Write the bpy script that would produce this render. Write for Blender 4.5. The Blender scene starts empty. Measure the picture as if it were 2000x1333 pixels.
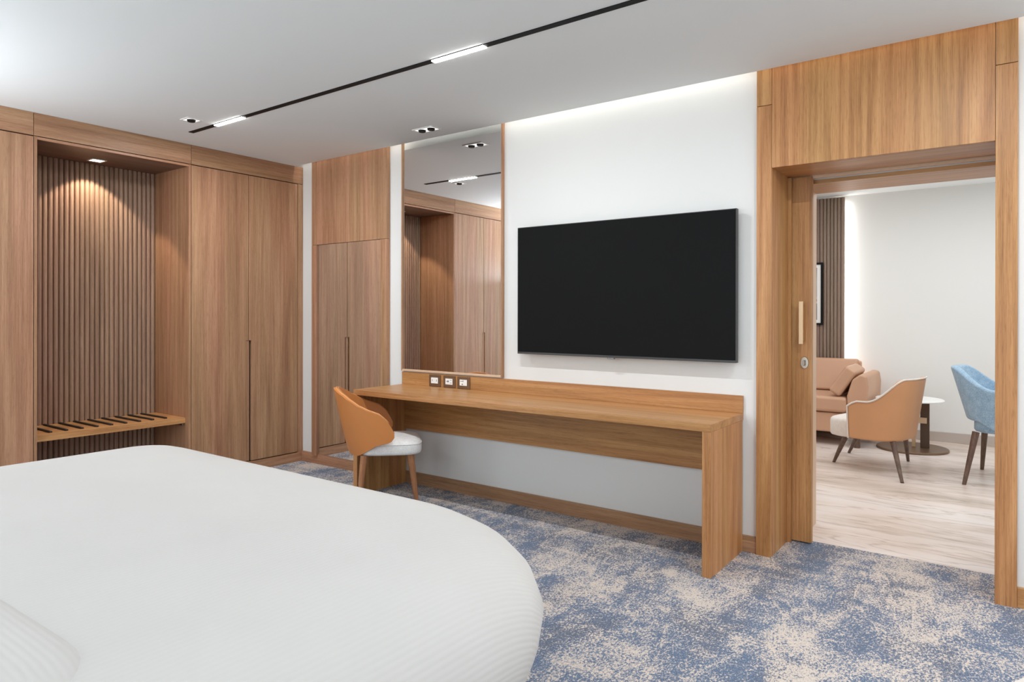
import bpy, bmesh, math, random
from mathutils import Vector, Matrix
random.seed(7)
C = bpy.context.scene.collection
R = math.radians
PI = math.pi

# ------------------------------------------------------------------ camera
CAM_H = 1.295
yaw, pitch, roll = 0.6335023812, -0.0016363964, 0.0013650539
F, CX, CY = 1335.9484, 999.868, 615.8107
cam_d = bpy.data.cameras.new('camera'); cam = bpy.data.objects.new('camera', cam_d); C.objects.link(cam)
r_ = Vector((math.cos(yaw), math.sin(yaw), 0))
f_ = Vector((-math.sin(yaw)*math.cos(pitch), math.cos(yaw)*math.cos(pitch), math.sin(pitch)))
u_ = r_.cross(f_)
r2 = r_*math.cos(roll)+u_*math.sin(roll); u2 = -r_*math.sin(roll)+u_*math.cos(roll)
M = Matrix((r2, u2, -f_)).transposed().to_4x4(); M.translation = Vector((0, 0, CAM_H))
cam.matrix_world = M
cam_d.sensor_width = 36; cam_d.sensor_fit = 'HORIZONTAL'; cam_d.lens = F*36/2000
cam_d.shift_x = -(CX-1000)/2000; cam_d.shift_y = (CY-666.5)/2000
cam_d.clip_start = 0.05; cam_d.clip_end = 60
bpy.context.scene.camera = cam

# ------------------------------------------------------------------ exposure, world
sc = bpy.context.scene
sc.view_settings.view_transform = 'Standard'; sc.view_settings.look = 'None'
sc.view_settings.gamma = 1.0; sc.view_settings.exposure = 0.05; sc.view_settings.use_curve_mapping = False
sc.cycles.max_bounces = 10; sc.cycles.diffuse_bounces = 6; sc.cycles.glossy_bounces = 4
sc.cycles.caustics_reflective = False; sc.cycles.caustics_refractive = False
w = bpy.data.worlds.new('world'); sc.world = w; w.use_nodes = True
w.node_tree.nodes['Background'].inputs[0].default_value = (0.75, 0.85, 1, 1)
w.node_tree.nodes['Background'].inputs[1].default_value = 1.0

# ------------------------------------------------------------------ layout numbers
WX = -5.057          # wardrobe fronts
WY = 3.773           # television wall
EY = 3.685           # edge of the ceiling in front of the light slot
CZ = 2.582           # ceiling
RX, FY = 2.6, -3.4   # right wall, wall behind the camera
LY = 8.2             # far wall of the lounge
WB = 4.53            # lounge side of the television wall

def area(name, loc, direction, sx, sy, power, color=(1, 1, 1), spread=180):
    l = bpy.data.lights.new(name, 'AREA'); l.shape = 'RECTANGLE'; l.size = sx; l.size_y = sy
    l.energy = power; l.color = color; l.spread = R(spread)
    o = bpy.data.objects.new(name, l); C.objects.link(o); o.location = loc
    o.rotation_euler = Vector(direction).to_track_quat('-Z', 'Y').to_euler()
    return o
def spot(name, loc, direction, power, angle, blend, color=(1, 1, 1), size=0.02):
    l = bpy.data.lights.new(name, 'SPOT'); l.energy = power; l.spot_size = R(angle); l.spot_blend = blend
    l.color = color; l.shadow_soft_size = size
    o = bpy.data.objects.new(name, l); C.objects.link(o); o.location = loc
    o.rotation_euler = Vector(direction).to_track_quat('-Z', 'Y').to_euler()
    return o
WARM = (1.0, 0.84, 0.66); NEUT = (0.93, 0.97, 1.0); DAY = (0.86, 0.945, 1.0)
# daylight through the window behind the camera
area('daylight_back_window', (-1.6, FY+0.06, 1.45), (0, 1, 0.02), 4.4, 2.1, 108, DAY)
area('added_left_daylight', (-5.55, -1.5, 1.45), (1, 0.05, 0.0), 2.0, 2.1, 48, DAY)  # added unseen source, rakes the left part of the ceiling
# unseen fill panels added at ceiling height, behind and beside the camera
area('added_ceiling_fill', (-1.2, -1.6, CZ-0.02), (0, 0, -1), 4.5, 2.0, 34, (0.88, 0.96, 1.03))
area('added_ceiling_fill_right', (1.4, 1.6, CZ-0.02), (0, 0, -1), 1.6, 1.6, 36, (0.88, 0.96, 1.03))
# added upward fill with no lamp behind it, brightens the ceiling at left
area('added_ceiling_uplight', (-4.55, 0.15, 1.75), (0, 0.12, 1), 0.35, 0.35, 36, (0.90, 0.97, 1.03))
# strips in the ceiling slot above the television wall
area('slot_strip_light', (-2.55, EY+0.03, CZ+0.225), (0, 0.18, -1), 4.9, 0.03, 7.5, (1, 0.97, 0.92))
area('slot_strip_light_right', (1.25, EY+0.03, CZ+0.225), (0, 0.18, -1), 2.5, 0.03, 4.2, (1, 0.97, 0.92))
# lounge
area('lounge_ceiling_light', (-1.0, 6.2, CZ-0.03), (0, 0, -1), 4.2, 2.4, 56, (0.93, 0.97, 1.0))
area('lounge_side_light', (1.5, 6.4, 1.4), (-1, 0.1, 0), 2.0, 2.0, 18, DAY)  # plain area light from the right, no window modelled there

# ------------------------------------------------------------------ materials
def new_mat(name):
    m = bpy.data.materials.new(name); m.use_nodes = True
    nt = m.node_tree; b = nt.nodes['Principled BSDF']
    return m, nt, b
def srgb(r, g, b):
    f = lambda c: (c/255/12.92) if c/255 <= 0.04045 else ((c/255+0.055)/1.055)**2.4
    return (f(r), f(g), f(b), 1)
def node(nt, t, **kw):
    n = nt.nodes.new(t)
    for k, v in kw.items():
        if k.startswith('i_'): n.inputs[int(k[2:])].default_value = v
        else: setattr(n, k, v)
    return n
def ramp(nt, fac, stops):
    n = nt.nodes.new('ShaderNodeValToRGB'); e = n.color_ramp.elements
    while len(e) < len(stops): e.new(0.5)
    for el, (p, c) in zip(e, stops): el.position = p; el.color = c
    nt.links.new(fac, n.inputs[0]); return n.outputs[0]
def mix(nt, fac, a, b, mode='MIX'):
    n = nt.nodes.new('ShaderNodeMix'); n.data_type = 'RGBA'; n.blend_type = mode
    for s, v in ((n.inputs[0], fac), (n.inputs[6], a), (n.inputs[7], b)):
        if isinstance(v, (int, float)): s.default_value = v
        elif isinstance(v, tuple): s.default_value = v
        else: nt.links.new(v, s)
    return n.outputs[2]
def mth(nt, op, a, b=None, clamp=False):
    n = nt.nodes.new('ShaderNodeMath'); n.operation = op; n.use_clamp = clamp
    for s, v in zip(n.inputs, (a, b)):
        if v is None: continue
        if isinstance(v, (int, float)): s.default_value = v
        else: nt.links.new(v, s)
    return n.outputs[0]
def noise(nt, vec, scale, detail=2, rough=0.5, dist=0.0):
    n = nt.nodes.new('ShaderNodeTexNoise'); n.inputs['Scale'].default_value = scale
    n.inputs['Detail'].default_value = detail; n.inputs['Roughness'].default_value = rough
    n.inputs['Distortion'].default_value = dist
    if vec is not None: nt.links.new(vec, n.inputs['Vector'])
    return n.outputs['Fac']
def coords(nt, scale=(1, 1, 1), kind='Object', rot=(0, 0, 0), rand=False):
    tc = nt.nodes.new('ShaderNodeTexCoord'); mp = nt.nodes.new('ShaderNodeMapping')
    mp.inputs['Scale'].default_value = scale; mp.inputs['Rotation'].default_value = rot
    src = tc.outputs[kind]
    if rand:
        oi = nt.nodes.new('ShaderNodeObjectInfo'); va = nt.nodes.new('ShaderNodeVectorMath'); va.operation = 'ADD'
        cb = nt.nodes.new('ShaderNodeCombineXYZ'); m1 = mth(nt, 'MULTIPLY', oi.outputs['Random'], 7.0)
        for k in range(3): nt.links.new(m1, cb.inputs[k])
        nt.links.new(src, va.inputs[0]); nt.links.new(cb.outputs[0], va.inputs[1]); src = va.outputs[0]
    nt.links.new(src, mp.inputs['Vector']); return mp.outputs[0]
def bump(nt, b, h, strength, dist=0.002):
    n = nt.nodes.new('ShaderNodeBump'); n.inputs['Strength'].default_value = strength; n.inputs['Distance'].default_value = dist
    nt.links.new(h, n.inputs['Height']); nt.links.new(n.outputs[0], b.inputs['Normal'])

def plain(name, col, rough=0.6, metal=0.0, spec=0.5):
    m, nt, b = new_mat(name)
    b.inputs['Base Color'].default_value = col; b.inputs['Roughness'].default_value = rough
    b.inputs['Metallic'].default_value = metal; b.inputs['Specular IOR Level'].default_value = spec
    return m
def painted(name, col, rough=0.75):
    m, nt, b = new_mat(name)
    v = coords(nt)
    n1 = noise(nt, v, 0.8, 2); n2 = noise(nt, v, 260, 2)
    c2 = tuple(x*0.96 for x in col[:3])+(1,)
    nt.links.new(mix(nt, n1, c2, col), b.inputs['Base Color'])
    b.inputs['Roughness'].default_value = rough; b.inputs['Specular IOR Level'].default_value = 0.25
    bump(nt, b, n2, 0.05, 0.0006)
    return m
def wood(name, axis, light, mid, dark, rough=0.42, figure=1.0):
    """oak veneer, the grain running along the given axis"""
    m, nt, b = new_mat(name)
    def sc3(across, along): return tuple(along if i == axis else across for i in range(3))
    v = coords(nt, sc3(1.0, 0.055), rand=True)
    warp = noise(nt, v, 2.6, 2, 0.5, 0.4)
    contour = mth(nt, 'FRACT', mth(nt, 'MULTIPLY', noise(nt, v, 2.8, 1.2, 0.4, 0.35), 15.0))
    tri = mth(nt, 'ABSOLUTE', mth(nt, 'SUBTRACT', contour, 0.5))
    v1 = coords(nt, sc3(1.0, 0.03), rand=True)
    lanes = noise(nt, v1, 16, 3, 0.6, 0.15)
    v2 = coords(nt, sc3(1.0, 0.018), rand=True)
    fibre = noise(nt, v2, 190, 3, 0.7)
    fibre2 = noise(nt, v2, 62, 3, 0.65)
    v3 = coords(nt, sc3(1.0, 0.05), rand=True)
    pores = noise(nt, v3, 380, 1, 0.5)
    def cen(x, k): return mth(nt, 'MULTIPLY', mth(nt, 'SUBTRACT', x, 0.5), k)
    f = mth(nt, 'ADD', cen(lanes, 0.60), cen(warp, 0.30))
    f = mth(nt, 'ADD', f, mth(nt, 'MULTIPLY', mth(nt, 'SUBTRACT', tri, 0.25), 0.27*figure))
    f = mth(nt, 'ADD', f, cen(fibre2, 0.45))
    f = mth(nt, 'ADD', f, cen(fibre, 0.62))
    f = mth(nt, 'ADD', f, 0.5)
    col = ramp(nt, f, [(0.22, dark), (0.50, mid), (0.78, light)])
    # broad drift between pinker and yellower veneer
    drift = noise(nt, coords(nt, sc3(1.0, 0.06), rand=True), 5.5, 2, 0.5)
    tint = ramp(nt, drift, [(0.36, (1.04, 0.97, 0.98, 1)), (0.64, (0.97, 1.01, 0.94, 1))])
    col = mix(nt, 1.0, col, tint, 'MULTIPLY')
    pk = ramp(nt, pores, [(0.32, (0.66, 0.60, 0.55, 1)), (0.43, (1, 1, 1, 1))])
    col = mix(nt, 0.5, col, mix(nt, 1.0, col, pk, 'MULTIPLY'))
    nt.links.new(col, b.inputs['Base Color'])
    b.inputs['Specular IOR Level'].default_value = 0.4
    rr = nt.nodes.new('ShaderNodeMapRange'); rr.inputs[3].default_value = rough-0.06; rr.inputs[4].default_value = rough+0.1
    nt.links.new(fibre, rr.inputs[0]); nt.links.new(rr.outputs[0], b.inputs['Roughness'])
    bump(nt, b, fibre, 0.12, 0.0008)
    return m
OAK = (srgb(193, 153, 122), srgb(170, 128, 98), srgb(140, 101, 75))
oak_v = wood('oak_upright', 2, *OAK); oak_y = wood('oak_along_y', 1, *OAK); oak_x = wood('oak_along_x', 0, *OAK)
HON = (srgb(202, 154, 104), srgb(180, 130, 82), srgb(146, 99, 58))  # portal and desk veneer, its colour also warmed for the warmer light there
hon_v = wood('honey_oak_upright', 2, *HON, figure=1.5); hon_x = wood('honey_oak_along_x', 0, *HON, rough=0.34); hon_y = wood('honey_oak_along_y', 1, *HON)
SLT = (srgb(172, 144, 122), srgb(150, 122, 102), srgb(116, 92, 75))
slat_wood = wood('fluted_oak', 2, *SLT, rough=0.5, figure=0.5)
LSL = (srgb(158, 138, 124), srgb(138, 117, 104), srgb(108, 90, 80))
slat_grey = wood('fluted_greyed_oak', 2, *LSL, rough=0.5, figure=0.5)
LEG = (srgb(178, 130, 92), srgb(152, 104, 70), srgb(118, 78, 50))
leg_wood = wood('beech_leg', 2, *LEG)
WLN = (srgb(120, 96, 82), srgb(98, 76, 64), srgb(72, 54, 46))
dark_wood = wood('walnut_leg', 2, *WLN)

wall_m = painted('wall_paint', srgb(228, 227, 224))
ceil_m = painted('ceiling_paint', srgb(236, 240, 240), 0.85)
slot_m = plain('slot_paint', srgb(235, 234, 232), 0.8)
black_m = plain('black_metal', srgb(14, 14, 14), 0.6, 0, 0.2)
white_m = plain('white_trim', srgb(240, 240, 238), 0.35)
glassm = plain('mirror_glass', (0.93, 0.93, 0.93, 1), 0.0, 1.0)
steel = plain('satin_steel', srgb(158, 148, 136), 0.28, 1.0)
brass = plain('brushed_champagne', srgb(208, 178, 142), 0.4, 0.6)
bronze = plain('bronze_plate', srgb(128, 102, 80), 0.38, 0.6)
socket_m = plain('socket_plastic', srgb(244, 243, 240), 0.35)
rubber = plain('black_rubber', srgb(30, 24, 21), 0.6)
shadow_gap = plain('dark_gap', srgb(40, 28, 20), 0.8)
frame_m = plain('pale_oak_frame', srgb(212, 180, 150), 0.4)

def emissive(name, col, strength):
    m, nt, b = new_mat(name)
    b.inputs['Base Color'].default_value = (0.8, 0.8, 0.8, 1)
    b.inputs['Emission Color'].default_value = col; b.inputs['Emission Strength'].default_value = strength
    return m
led_m = emissive('led_bar', (1, 0.97, 0.93, 1), 14)
lamp_m = emissive('lamp_reflector', (1, 0.93, 0.84, 1), 5)
dim_lamp_m = emissive('lamp_reflector_dim', (1, 0.97, 0.94, 1), 1.1)
led_soft = emissive('led_strip', (1, 0.98, 0.95, 1), 9)

def carpet():
    m, nt, b = new_mat('carpet')
    v = coords(nt)
    vs = coords(nt, (1.5, 0.8, 1), rot=(0, 0, R(-24)))
    big = noise(nt, vs, 2.3, 4, 0.6, 0.8)
    midn = noise(nt, vs, 6.5, 4, 0.65, 1.0)
    vein = mth(nt, 'ABSOLUTE', mth(nt, 'SUBTRACT', noise(nt, vs, 1.6, 3, 0.5, 1.2), 0.5))
    vein = ramp(nt, vein, [(0.0, (1, 1, 1, 1)), (0.014, (0, 0, 0, 1))])
    def cen(x, k): return mth(nt, 'MULTIPLY', mth(nt, 'SUBTRACT', x, 0.5), k)
    va = coords(nt, (1.25, 0.8, 1), rot=(0, 0, R(-20)))
    fine = noise(nt, va, 105, 1.5, 0.6, 0.8)
    finer = noise(nt, v, 230, 1.5, 0.6)
    k = mth(nt, 'ADD', cen(big, 2.3), cen(midn, 1.5))
    k = mth(nt, 'SUBTRACT', k, mth(nt, 'MULTIPLY', vein, 0.34))
    streak = noise(nt, coords(nt, (0.55, 5.0, 1), rot=(0, 0, R(28))), 2.2, 3, 0.6, 0.3)
    k = mth(nt, 'ADD', k, cen(streak, 1.1))
    k = mth(nt, 'ADD', k, cen(fine, 3.3)); k = mth(nt, 'ADD', k, cen(finer, 1.7))
    k = mth(nt, 'ADD', mth(nt, 'MULTIPLY', k, 2.3), 0.78, True)
    cream = mix(nt, noise(nt, vs, 3.5, 2), srgb(218, 202, 187), srgb(206, 194, 184))
    bluev = noise(nt, vs, 2.6, 3, 0.6, 0.5)
    blue = ramp(nt, bluev, [(0.36, srgb(86, 90, 104)), (0.50, srgb(78, 97, 126)), (0.64, srgb(84, 108, 136))])
    fleck = ramp(nt, finer, [(0.40, srgb(74, 82, 104)), (0.60, srgb(150, 162, 178))])
    col = mix(nt, k, cream, mix(nt, 0.45, blue, fleck))
    fl2 = ramp(nt, noise(nt, va, 160, 2, 0.7), [(0.40, (0.62, 0.62, 0.66, 1)), (0.52, (1, 1, 1, 1))])
    col = mix(nt, 0.6, col, mix(nt, 1.0, col, fl2, 'MULTIPLY'))
    nt.links.new(col, b.inputs['Base Color'])
    b.inputs['Roughness'].default_value = 0.95; b.inputs['Specular IOR Level'].default_value = 0.1
    b.inputs['Sheen Weight'].default_value = 0.1
    bump(nt, b, finer, 0.4, 0.003)
    return m
carpet_m = carpet()

def marble():
    m, nt, b = new_mat('veined_marble')
    v = coords(nt, (0.30, 1.25, 1), rot=(0, 0, R(-7)))
    a = noise(nt, v, 1.25, 6, 0.55, 1.3)
    c = noise(nt, v, 4.2, 5, 0.6, 1.6)
    f = mth(nt, 'ADD', mth(nt, 'MULTIPLY', a, 0.72), mth(nt, 'MULTIPLY', c, 0.28))
    col = ramp(nt, f, [(0.34, srgb(160, 146, 134)), (0.42, srgb(205, 188, 175)), (0.50, srgb(226, 210, 200)), (0.62, srgb(232, 222, 216))])
    line = mth(nt, 'ABSOLUTE', mth(nt, 'SUBTRACT', noise(nt, v, 2.3, 4, 0.55, 2.0), 0.5))
    l2 = ramp(nt, line, [(0.0, srgb(176, 160, 146)), (0.03, (1, 1, 1, 1))])
    col = mix(nt, 0.45, col, mix(nt, 1.0, col, l2, 'MULTIPLY'))
    nt.links.new(col, b.inputs['Base Color'])
    b.inputs['Roughness'].default_value = 0.34; b.inputs['Specular IOR Level'].default_value = 0.4
    return m
marble_m = marble()

def fabric(name, c1, c2, scale=260, rough=0.9, bs=0.35):
    m, nt, b = new_mat(name)
    v = coords(nt)
    n1 = noise(nt, v, scale, 3, 0.7); n2 = noise(nt, v, scale*0.12, 3, 0.6)
    f = mth(nt, 'ADD', mth(nt, 'MULTIPLY', n1, 0.7), mth(nt, 'MULTIPLY', n2, 0.3))
    nt.links.new(ramp(nt, f, [(0.38, c1), (0.62, c2)]), b.inputs['Base Color'])
    b.inputs['Roughness'].default_value = rough; b.inputs['Specular IOR Level'].default_value = 0.2
    b.inputs['Sheen Weight'].default_value = 0.2
    bump(nt, b, n1, bs, 0.0015)
    return m
seat_fab = fabric('white_speckled_fabric', srgb(206, 204, 202), srgb(236, 234, 231))
cream_fab = fabric('cream_fabric', srgb(216, 204, 194), srgb(232, 222, 213))
blue_fab = fabric('blue_fabric', srgb(122, 150, 174), srgb(168, 192, 210), 180, bs=0.5)
def leather(name, col, rough=0.42):
    m, nt, b = new_mat(name)
    v = coords(nt)
    n1 = noise(nt, v, 4, 3); c2 = tuple(x*0.86 for x in col[:3])+(1,)
    nt.links.new(mix(nt, n1, c2, col), b.inputs['Base Color'])
    b.inputs['Roughness'].default_value = rough; b.inputs['Specular IOR Level'].default_value = 0.35
    bump(nt, b, noise(nt, v, 420, 2, 0.6), 0.12, 0.0008)
    return m
tan_l = leather('orange_tan_leather', srgb(202, 130, 72))
tan_rim = leather('orange_tan_piping', srgb(222, 156, 98), 0.35)
tan2 = leather('tan_leather', srgb(212, 156, 112), 0.45)
sofa_l = leather('sofa_leather', srgb(204, 160, 130), 0.45)

def duvet_mat():
    m, nt, b = new_mat('striped_cotton')
    tc = nt.nodes.new('ShaderNodeTexCoord'); sp = nt.nodes.new('ShaderNodeSeparateXYZ')
    nt.links.new(tc.outputs['UV'], sp.inputs[0])
    wv = mth(nt, 'SINE', mth(nt, 'MULTIPLY', sp.outputs[0], 2*PI/0.0145))
    h = mth(nt, 'ADD', mth(nt, 'MULTIPLY', wv, 0.5), 0.5)
    v = coords(nt)
    soft = noise(nt, v, 3.0, 2)
    c = mix(nt, soft, srgb(200, 196, 192), srgb(207, 203, 199))
    c = mix(nt, mth(nt, 'MULTIPLY', h, 0.35), c, mix(nt, 1.0, c, (0.95, 0.95, 0.95, 1), 'MULTIPLY'))
    nt.links.new(c, b.inputs['Base Color'])
    b.inputs['Roughness'].default_value = 0.75; b.inputs['Specular IOR Level'].default_value = 0.25
    bump(nt, b, h, 0.28, 0.0012)
    return m
duvet_m = duvet_mat()

# ------------------------------------------------------------------ helpers
ORG = {}
def root(name, loc, label=None, cat=None, group=None, kind=None, rz=0.0):
    o = bpy.data.objects.new(name, None); o.empty_display_size = 0.1; C.objects.link(o)
    o.location = loc; o.rotation_euler = (0, 0, rz)
    ORG[o] = Vector(loc) if rz == 0 else Vector((0, 0, 0))
    tag(o, label, cat, group, kind); return o
def tag(o, label=None, cat=None, group=None, kind=None):
    if label: o['label'] = label
    if cat: o['category'] = cat
    if group: o['group'] = group
    if kind: o['kind'] = kind
    return o
def obj(name, bm, mat, parent=None, bevel=0.0, smooth=False, loc=None, subsurf=0, solid=None, seg=2):
    """one mesh object; geometry is given in world (or the rotated parent's) coordinates"""
    org = ORG.get(parent, Vector((0, 0, 0))) if parent else Vector(loc or (0, 0, 0))
    bmesh.ops.translate(bm, verts=bm.verts, vec=-org)
    bmesh.ops.recalc_face_normals(bm, faces=bm.faces)
    me = bpy.data.meshes.new(name); bm.to_mesh(me); bm.free()
    o = bpy.data.objects.new(name, me); C.objects.link(o)
    for mm in (mat if isinstance(mat, (list, tuple)) else [mat]): me.materials.append(mm)
    if parent: o.parent = parent
    elif loc: o.location = loc
    ORG[o] = org
    if smooth:
        for p in me.polygons: p.use_smooth = True
    if solid:
        s = o.modifiers.new('solid', 'SOLIDIFY'); s.thickness = solid; s.offset = 0
    if subsurf:
        s = o.modifiers.new('sub', 'SUBSURF'); s.levels = s.render_levels = subsurf
    if bevel:
        bv = o.modifiers.new('bevel', 'BEVEL'); bv.width = bevel; bv.segments = seg; bv.limit_method = 'ANGLE'
        bv.harden_normals = True
        for p in me.polygons: p.use_smooth = True
    return o
def box(x0, x1, y0, y1, z0, z1, bm=None):
    bm = bm or bmesh.new()
    x0, x1 = min(x0, x1), max(x0, x1); y0, y1 = min(y0, y1), max(y0, y1); z0, z1 = min(z0, z1), max(z0, z1)
    vs = [bm.verts.new((x, y, z)) for x in (x0, x1) for y in (y0, y1) for z in (z0, z1)]
    for f in ((0, 1, 3, 2), (4, 6, 7, 5), (0, 4, 5, 1), (2, 3, 7, 6), (0, 2, 6, 4), (1, 5, 7, 3)):
        bm.faces.new([vs[i] for i in f])
    return bm
def prism(pts, axis, a0, a1, bm=None):
    """polygon pts (2-D) extruded along axis 0/1/2"""
    bm = bm or bmesh.new()
    def P(p, a):
        if axis == 0: return (a, p[0], p[1])
        if axis == 1: return (p[0], a, p[1])
        return (p[0], p[1], a)
    A = [bm.verts.new(P(p, a0)) for p in pts]; B = [bm.verts.new(P(p, a1)) for p in pts]
    n = len(pts)
    bm.faces.new(A); bm.faces.new(B)
    for i in range(n): bm.faces.new((A[i], A[(i+1) % n], B[(i+1) % n], B[i]))
    return bm
def tube(p0, p1, r0, r1, n=16, bm=None, caps=True):
    bm = bm or bmesh.new()
    p0, p1 = Vector(p0), Vector(p1); d = (p1-p0).normalized()
    a = d.cross(Vector((0, 0, 1)));
    if a.length < 1e-4: a = Vector((1, 0, 0))
    a.normalize(); b = d.cross(a)
    A = [bm.verts.new(p0+(a*math.cos(t)+b*math.sin(t))*r0) for t in [2*PI*i/n for i in range(n)]]
    B = [bm.verts.new(p1+(a*math.cos(t)+b*math.sin(t))*r1) for t in [2*PI*i/n for i in range(n)]]
    for i in range(n): bm.faces.new((A[i], A[(i+1) % n], B[(i+1) % n], B[i]))
    if caps: bm.faces.new(A); bm.faces.new(B)
    return bm
def lathe(prof, cx, cy, n=64, sx=1, sy=1, bm=None):
    bm = bm or bmesh.new(); rings = []
    for r, z in prof:
        rings.append([bm.verts.new((cx+sx*r*math.cos(2*PI*i/n), cy+sy*r*math.sin(2*PI*i/n), z)) for i in range(n)])
    for A, B in zip(rings, rings[1:]):
        for i in range(n): bm.faces.new((A[i], A[(i+1) % n], B[(i+1) % n], B[i]))
    bm.faces.new(rings[0]); bm.faces.new(rings[-1]); return bm
def path_tube(pts, r, n=10, closed=False):
    bm = bmesh.new(); rings = []; N = len(pts); pts = [Vector(p) for p in pts]; up = Vector((0, 0, 1))
    for i, p in enumerate(pts):
        a = pts[(i+1) % N] if (closed or i < N-1) else p; b = pts[i-1] if (closed or i > 0) else p
        d = (a-b).normalized(); s = d.cross(up)
        if s.length < 1e-3: s = Vector((1, 0, 0))
        s.normalize(); q = s.cross(d)
        rings.append([bm.verts.new(p+(s*math.cos(2*PI*k/n)+q*math.sin(2*PI*k/n))*r) for k in range(n)])
    m = N if closed else N-1
    for i in range(m):
        A, B = rings[i], rings[(i+1) % N]
        for k in range(n): bm.faces.new((A[k], A[(k+1) % n], B[(k+1) % n], B[k]))
    if not closed: bm.faces.new(rings[0]); bm.faces.new(rings[-1])
    return bm
def wallholes(axis, p0, p1, a0, a1, z0, z1, holes):
    """wall slab: thickness p0..p1 on the axis, span a0..a1, with rectangular holes (b0,b1,c0,c1)"""
    bm = bmesh.new(); xs = sorted({a0, a1, *[h[0] for h in holes], *[h[1] for h in holes]}); zs = sorted({z0, z1, *[h[2] for h in holes], *[h[3] for h in holes]})
    for i in range(len(xs)-1):
        for j in range(len(zs)-1):
            cx, cz = (xs[i]+xs[i+1])/2, (zs[j]+zs[j+1])/2
            if any(h[0] < cx < h[1] and h[2] < cz < h[3] for h in holes): continue
            if axis == 1: box(xs[i], xs[i+1], p0, p1, zs[j], zs[j+1], bm)
            else: box(p0, p1, xs[i], xs[i+1], zs[j], zs[j+1], bm)
    bmesh.ops.remove_doubles(bm, verts=bm.verts, dist=1e-5)
    # drop the doubled inner faces
    seen = {}
    for f in list(bm.faces):
        k = tuple(sorted(v.index if v.index >= 0 else id(v) for v in f.verts)); seen.setdefault(k, []).append(f)
    bm.verts.index_update()
    seen = {}
    for f in list(bm.faces): seen.setdefault(tuple(sorted(v.index for v in f.verts)), []).append(f)
    for fs in seen.values():
        if len(fs) > 1: bmesh.ops.delete(bm, geom=fs, context='FACES_ONLY')
    return bm
def S(o): return tag(o, kind='structure')

# ------------------------------------------------------------------ setting: bedroom
S(obj('floor', box(-5.7, RX, FY, 4.16, -0.05, 0.0), carpet_m))
S(obj('floor_lounge', box(-3.6, RX, 4.16, LY+0.02, -0.05, 0.0), marble_m))
S(obj('ceiling', box(-5.7, RX, FY, EY, CZ, CZ+0.14), ceil_m))
S(obj('wall_back', wallholes(1, WY, 4.085, -5.7, RX, 0, 2.86, [(-1.075, -0.035, 0, 2.13)]), wall_m))
S(obj('wall_left', wallholes(0, -5.85, -5.7, FY, WY, 0, 2.86, [(-2.6, -0.4, 0.35, 2.4)]), wall_m))
S(obj('wall_right', box(RX, RX+0.12, FY, LY, 0, 2.86), wall_m))
S(obj('wall_front', wallholes(1, FY-0.12, FY, -5.7, RX, 0, 2.86, [(-3.9, 0.7, 0.35, 2.5)]), wall_m))
# the light slot between ceiling and wall
S(obj('ceiling_slot', box(-5.7, RX, EY-0.02, WY, CZ+0.24, CZ+0.27, box(-5.7, RX, EY-0.02, EY, CZ+0.1401, CZ+0.25)), slot_m))
# windows behind the camera
def window(name, axis, p, a0, a1, z0, z1):
    w_ = root(name, (p, (a0+a1)/2, z0) if axis == 0 else ((a0+a1)/2, p, z0), kind='structure')
    bm = bmesh.new(); t = 0.05
    def bb(b0, b1, c0, c1, q0, q1):
        if axis == 0: box(q0, q1, b0, b1, c0, c1, bm)
        else: box(b0, b1, q0, q1, c0, c1, bm)
    for (b0, b1, c0, c1) in ((a0, a1, z0, z0+t), (a0, a1, z1-t, z1), (a0, a0+t, z0+t, z1-t), (a1-t, a1, z0+t, z1-t), ((a0+a1)/2-t/2, (a0+a1)/2+t/2, z0+t, z1-t)):
        bb(b0, b1, c0, c1, p-0.09, p-0.04)
    obj('window_frame', bm, black_m, w_)
    g, nt, b = new_mat(name+'_glass'); b.inputs['Transmission Weight'].default_value = 1; b.inputs['Roughness'].default_value = 0
    bm = bmesh.new(); bb(a0+t, a1-t, z0+t, z1-t, p-0.07, p-0.064); obj('glass', bm, g, w_)
window('window_1', 1, FY, -3.9, 0.7, 0.35, 2.5)
window('added_window_2', 0, -5.7, -2.6, -0.4, 0.35, 2.4)  # unseen window added for the light it throws on the ceiling

# skirting boards
BZ = 0.088
S(obj('baseboard_back', box(-5.055, -1.121, 3.756, WY, 0, BZ), oak_x, bevel=0.0015))
S(obj('baseboard_back_right', box(0.012, RX, 3.756, WY, 0, BZ), hon_x, bevel=0.0015))
S(obj('baseboard_left', box(-5.7, -5.684, FY, 0.1, 0, BZ), oak_y, bevel=0.0015))
S(obj('baseboard_right', box(RX-0.016, RX, FY, WY-0.02, 0, BZ), oak_y, bevel=0.0015))
S(obj('baseboard_front', box(-5.68, RX-0.02, FY, FY+0.016, 0, BZ), oak_x, bevel=0.0015))

# ------------------------------------------------------------------ setting: door portal
PF = 3.745
d1 = root('door_1', (-0.56, PF, 0), kind='structure')
jt = 2.41
for a, b_ in ((-1.119, -1.041), (-0.069, 0.012)):
    obj('door_post', box(a, b_, PF, WY-0.001, 0, jt-0.0015), hon_v, d1, bevel=0.001)
    obj('door_post_top', box(a, b_, PF, WY-0.001, jt+0.0015, 2.74), hon_v, d1, bevel=0.001)
obj('door_header', box(-1.0395, -0.0705, PF, WY-0.001, 2.074, 2.74), hon_v, d1, bevel=0.001)
obj('door_lining', box(-1.0745, -1.0405, WY, 4.0845, 0, 2.128), hon_v, d1, bevel=0.001)
obj('door_lining', box(-0.0695, -0.0355, WY, 4.0845, 0, 2.128), hon_v, d1, bevel=0.001)
obj('door_soffit', box(-1.0405, -0.0695, WY-0.001, 4.082, 2.0745, 2.128), hon_x, d1)
obj('door_stop', box(-1.0405, -1.020, 4.06, 4.082, 0, 2.07), hon_v, d1, bevel=0.001)
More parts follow.
